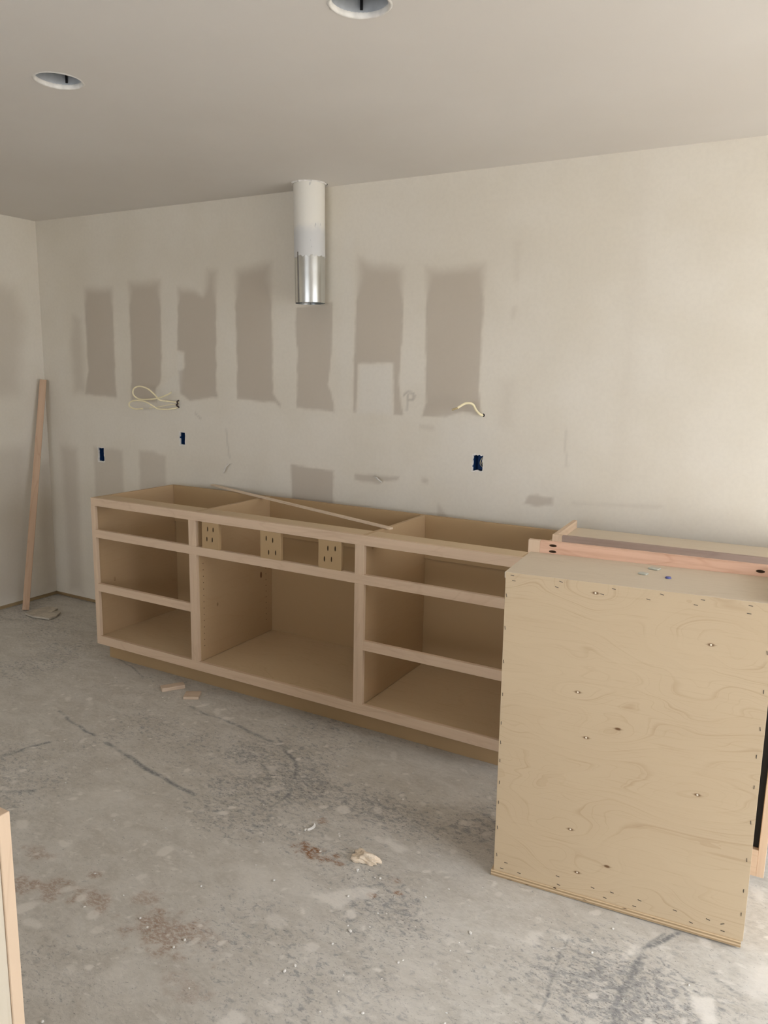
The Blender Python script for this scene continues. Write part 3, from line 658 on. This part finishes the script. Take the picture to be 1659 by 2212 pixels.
# ---------------------------------------------------------------- electrical boxes and cables in the wall
BL = ('blue electrical box in the wall at the far left, lowest of the three', 'blue electrical box in the wall below the looped cable', 'blue electrical box in the wall on the right, above the base cabinet')
def wander(p, q, n, amp):
    return [(p[0]+(q[0]-p[0])*k/n + (random.uniform(-amp, amp) if 0 < k < n else 0), p[1]+(q[1]-p[1])*k/n + (random.uniform(-amp, amp) if 0 < k < n else 0)) for k in range(n)]
for (bx, bz, hw, hh), lab in zip(BOX, BL):
    t = empty('electrical_box', (bx, 0, bz), label=lab, category='electrical box'); t['group'] = 'blue outlet boxes in the back wall'
    bm = bmesh.new(); d = .062; o_ = .0005
    c = [(-hw-o_, -hh-o_), (hw+o_, -hh-o_), (hw+o_, hh+o_), (-hw-o_, hh+o_)]
    fr = [bm.verts.new((x, .0006, z)) for x, z in c]; bk = [bm.verts.new((x*.94, d, z*.96)) for x, z in c]
    for k in range(4): bm.faces.new((fr[k], fr[(k+1) % 4], bk[(k+1) % 4], bk[k]))
    bm.faces.new(bk); bmobj('shell', bm, m_blue, t)
    tube('cable_end', [(hw*.5, .055, -hh*.8), (hw*.1, .03, -hh*.3), (hw*.3, .018, hh*.3), (hw*.6, .035, hh*.8)], .0022, m_cable, t, 6, 5)
    if bx > 2: tube('cable_end', [(hw*.7, .055, -hh*.8), (hw*.5, .03, -hh*.3), (hw*.55, .02, hh*.1), (hw*.8, .04, hh*.6)], .0022, m_cable, t, 6, 5)
    inner = []; outer = []
    for (p, q) in zip([(-hw, -hh), (hw, -hh), (hw, hh), (-hw, hh)], [(hw, -hh), (hw, hh), (-hw, hh), (-hw, -hh)]): inner += wander(p, q, 7, .0025)
    bm = bmesh.new(); A = []
    for (x, z) in inner:
        g = random.uniform(.002, .0055) if x < 0 or z < 0 else random.uniform(.0008, .003)
        s = 1 - random.uniform(.0, .10)
        A.append((bm.verts.new((x*s, -.0006, z*s)), bm.verts.new((x+math.copysign(g, x), -.0002, z+math.copysign(g, z))), bm.verts.new((x*s, .010, z*s))))
    for k in range(len(A)):
        p, q = A[k], A[(k+1) % len(A)]
        bm.faces.new((p[0], q[0], q[1], p[1])); bm.faces.new((p[0], p[2], q[2], q[0]))
    bmobj('torn_plaster_edge', bm, m_gyp, wall_back).location = (bx, 0, bz)
ca = empty('electrical_cable', (1.160, 0, 1.320), label='cream electrical cable looped twice out of the wall on the left', category='cable')
def wp(l): return [(x-1.160, y, z-1.320) for x, y, z in l]
tube('upper_loop', wp([(1.165, .01, 1.333), (1.15, -.03, 1.340), (1.10, -.055, 1.345), (1.085, -.075, 1.352), (1.07, -.09, 1.378), (1.03, -.105, 1.412), (.975, -.115, 1.424), (.935, -.12, 1.408), (.93, -.12, 1.375), (.97, -.115, 1.352), (1.04, -.11, 1.352), (1.11, -.10, 1.362), (1.17, -.09, 1.383), (1.195, -.085, 1.397)]), .0042, m_cable, ca)
tube('lower_loop', wp([(1.165, .01, 1.312), (1.14, -.03, 1.300), (1.09, -.05, 1.296), (1.06, -.065, 1.298), (1.045, -.08, 1.312), (1.0, -.10, 1.338), (.94, -.11, 1.343), (.895, -.115, 1.330), (.89, -.115, 1.308), (.93, -.11, 1.293), (.985, -.105, 1.297)]), .0042, m_cable, ca)
tube('bare_wire', wp([(1.155, .01, 1.322), (1.12, -.03, 1.322), (1.06, -.06, 1.308), (1.0, -.07, 1.300)]), .0018, m_cable, ca)
tube('dark_wire', wp([(1.168, .012, 1.350), (1.163, -.010, 1.343), (1.170, -.014, 1.330), (1.158, -.012, 1.322), (1.168, -.010, 1.313), (1.160, .01, 1.306)]), .0045, m_copper, ca, 6, 3)
cb = empty('electrical_cable', (3.040, 0, 1.347), label='short cream cable stub sticking out of the wall on the right', category='cable')
def wq(l): return [(x-3.040, y, z-1.347) for x, y, z in l]
tube('sheath', wq([(3.041, .01, 1.345), (3.034, -.02, 1.352), (3.024, -.045, 1.372), (3.018, -.06, 1.393), (3.008, -.07, 1.401), (2.985, -.08, 1.400), (2.965, -.09, 1.387), (2.956, -.095, 1.380)]), .0055, m_cable, cb)
tube('wire_end', wq([(2.956, -.095, 1.380), (2.943, -.10, 1.374), (2.932, -.105, 1.371)]), .0045, plain('tan_paper_wrap', (.42, .33, .18), .8), cb)
bm = bmesh.new(); bmesh.ops.create_circle(bm, cap_ends=True, segments=10, radius=.008)
for v in bm.verts: v.co = Vector((v.co.x*.8+.004, -.0007, v.co.y+.0))
bmobj('hole', bm, m_dark, cb)
# paper flaps peeling off the wall
def flap(pts, w, parent):
    bm = bmesh.new(); A = []
    for i, (x, y, z, s) in enumerate(pts): A.append((bm.verts.new((x-w*s, y, z)), bm.verts.new((x+w*s, y-.004, z+.003))))
    for p, q in zip(A, A[1:]): bm.faces.new((p[0], p[1], q[1], q[0]))
    o = bmobj('paper_flap', bm, m_gyp, parent, True); md = o.modifiers.new('t', 'SOLIDIFY'); md.thickness = .0006
flap([(1.553, -.0012, 1.012, 1.), (1.540, -.012, 1.010, 1.), (1.526, -.025, .990, .9), (1.514, -.022, .966, .8), (1.505, -.015, .955, .6)], .008, wall_back)
flap([(2.470, -.0012, 1.018, .5), (2.490, -.012, 1.015, .9), (2.515, -.028, 1.005, .8), (2.535, -.032, .995, .4)], .008, wall_back)

# ---------------------------------------------------------------- loose things
def plank(name, p, q, w, t, mat, wide):
    """board from p to q, wide side along the direction 'wide'"""
    p, q = Vector(p), Vector(q); L = (q-p).length; ax = (q-p).normalized(); wd = (wide-ax*ax.dot(wide)).normalized(); n = ax.cross(wd)
    bm = bmesh.new(); add_box(bm, (-w/2, -t/2, 0), (w/2, t/2, L), .0015)
    o = bmobj(name, bm, mat); M = Matrix((wd, n, ax)).transposed().to_4x4(); M.translation = p; o.matrix_world = M; return o
stud = plank('wood_stick', (.133, -.335, .004), (.040, -.040, 1.440), .040, .020, m_stud, Vector((.62, .78, 0)))
tag(stud, label='narrow wooden stick leaning in the corner of the walls', category='stick')
bm = bmesh.new(); out = [(.208, -.395), (.30, -.412), (.345, -.400), (.428, -.388), (.415, -.330), (.378, -.268), (.345, -.262), (.335, -.300), (.320, -.262), (.300, -.228), (.235, -.222), (.207, -.250), (.200, -.330)]
lo = [bm.verts.new((x-.31, y+.32, .002+.004*random.random())) for x, y in out]; hi = [bm.verts.new((x-.31+random.uniform(-.003, .003), y+.32, .014+.003*random.random())) for x, y in out]
bm.faces.new(lo[::-1]); bm.faces.new(hi); n = len(out)
for k in range(n): bm.faces.new((lo[k], lo[(k+1) % n], hi[(k+1) % n], hi[k]))
o = bmobj('drywall_scrap', bm, plain('scrap_paper_face', (.52, .47, .39), .9, 0, .15, 30)); o.location = (.31, -.32, 0)
tag(o, label='broken piece of drywall with a notch on the floor by the corner', category='drywall scrap')
m_off = solid_wood('offcut_wood', (.62, .49, .37), (.48, .35, .24), 0)
o = box('wood_offcut', (-.055, -.022, 0), (.055, .022, .018), m_off); o.location = (1.790, -.735, .0005); o.rotation_euler = (0, 0, .98)
tag(o, label='narrow wood offcut on the floor, left one of two by the toe kick', category='offcut')
o = box('wood_offcut', (-.036, -.034, 0), (.036, .034, .014), m_off); o.location = (1.935, -.755, .0005); o.rotation_euler = (0, 0, .55)
tag(o, label='squarish wood offcut on the floor, right one of two by the toe kick', category='offcut')
bm = bmesh.new(); bmesh.ops.create_icosphere(bm, subdivisions=4, radius=1.)
for v in bm.verts:
    p = v.co.copy(); nz = 1 + .28*math.sin(4*p.x+1.3)*math.cos(3.1*p.y+.4) + .16*math.sin(9*p.x+5*p.z)*math.sin(7*p.y) + random.uniform(-.04, .04)
    v.co = Vector((p.x*.052*nz, p.y*.026*nz*(1-.25*p.x), max(p.z, -.25)*.019*nz + .0052))
o = bmobj('plaster_lump', bm, m_plaster, None, False); o.location = (3.272, -1.392, .0005); o.rotation_euler = (0, 0, .05)
tag(o, label='crumpled beige lump of dried plaster on the concrete floor', category='plaster lump')
bm = bmesh.new(); A = []
for k in range(11):
    a = 1.9 - k*.30; A.append((bm.verts.new((.020*math.cos(a), .026*math.sin(a), .001)), bm.verts.new((.013*math.cos(a), .022*math.sin(a), .006)), bm.verts.new((.0125*math.cos(a), .0215*math.sin(a), .001))))
for p, q in zip(A, A[1:]):
    bm.faces.new((p[0], q[0], q[1], p[1])); bm.faces.new((p[1], q[1], q[2], p[2])); bm.faces.new((p[2], q[2], q[0], p[0]))
bm.faces.new(A[0]); bm.faces.new(A[-1][::-1])
o = bmobj('plaster_curl', bm, m_gyp); o.location = (3.012, -1.335, 0)
tag(o, label='small crescent-shaped white plaster curl on the floor', category='plaster curl')
# crumbs too many to count, one object
bm = bmesh.new()
spots = [(3.33, -1.42, .05, 14), (3.02, -1.42, .10, 14), (3.36, -1.46, .08, 10), (1.86, -.80, .07, 8), (2.7, -1.9, .25, 16), (3.5, -1.6, .35, 40), (3.2, -1.9, .4, 26), (2.3, -1.3, .5, 26), (3.0, -1.1, .3, 16), (4.0, -1.5, .3, 22)]
for cx, cy, s, n in spots:
    for _ in range(n):
        x, y = random.gauss(cx, s), random.gauss(cy, s*.6); r = random.choice((.0012, .0016, .002, .0028, .004)) * random.uniform(.7, 1.2)
        if y > -.63 or (y > -1.27 and x > 3.55) or (x < 3.42 and y < -2.62): continue
        m = Matrix.Translation((x, y, r*.45)) @ Matrix.Rotation(random.uniform(0, 6.3), 4, 'Z') @ Matrix.Diagonal((random.uniform(.8, 1.8), 1, .6, 1))
        bmesh.ops.create_icosphere(bm, subdivisions=1, radius=r, matrix=m)
tag(bmobj('plaster_crumb', bm, m_gyp), kind='stuff', label='white plaster crumbs scattered over the concrete floor', category='crumbs')
# scraps on top of the knotty cabinet
bpy.context.view_layer.update()
def on_top(o, x, y, rz):
    L = isl.matrix_world.inverted() @ Vector((x, y, IH)); L.z = IH + .0006
    o.location = isl.matrix_world @ L; o.rotation_euler = (isl.matrix_world.to_3x3() @ Matrix.Rotation(rz, 3, 'Z')).to_euler(); return o
tag(on_top(box('glass_chip', (-.015, -.011, 0), (.015, .011, .004), m_chip, bev=.0006), 4.003, -.985, -.35), label='pale green square chip on the knotty cabinet, the farther of two', category='chip')
tag(on_top(box('glass_chip', (-.012, -.009, 0), (.012, .009, .004), m_chip, bev=.0006), 3.986, -1.064, -.35), label='small pale green square chip on the knotty cabinet, nearer its front edge', category='chip')
bm = bmesh.new(); bmesh.ops.create_cone(bm, cap_ends=True, segments=16, radius1=.0085, radius2=.007, depth=.004)
for v in bm.verts: v.co.z += .002
tag(on_top(bmobj('plastic_cap', bm, m_bluecap), 4.056, -1.073, 0), label='tiny round blue cap on top of the knotty cabinet', category='cap')
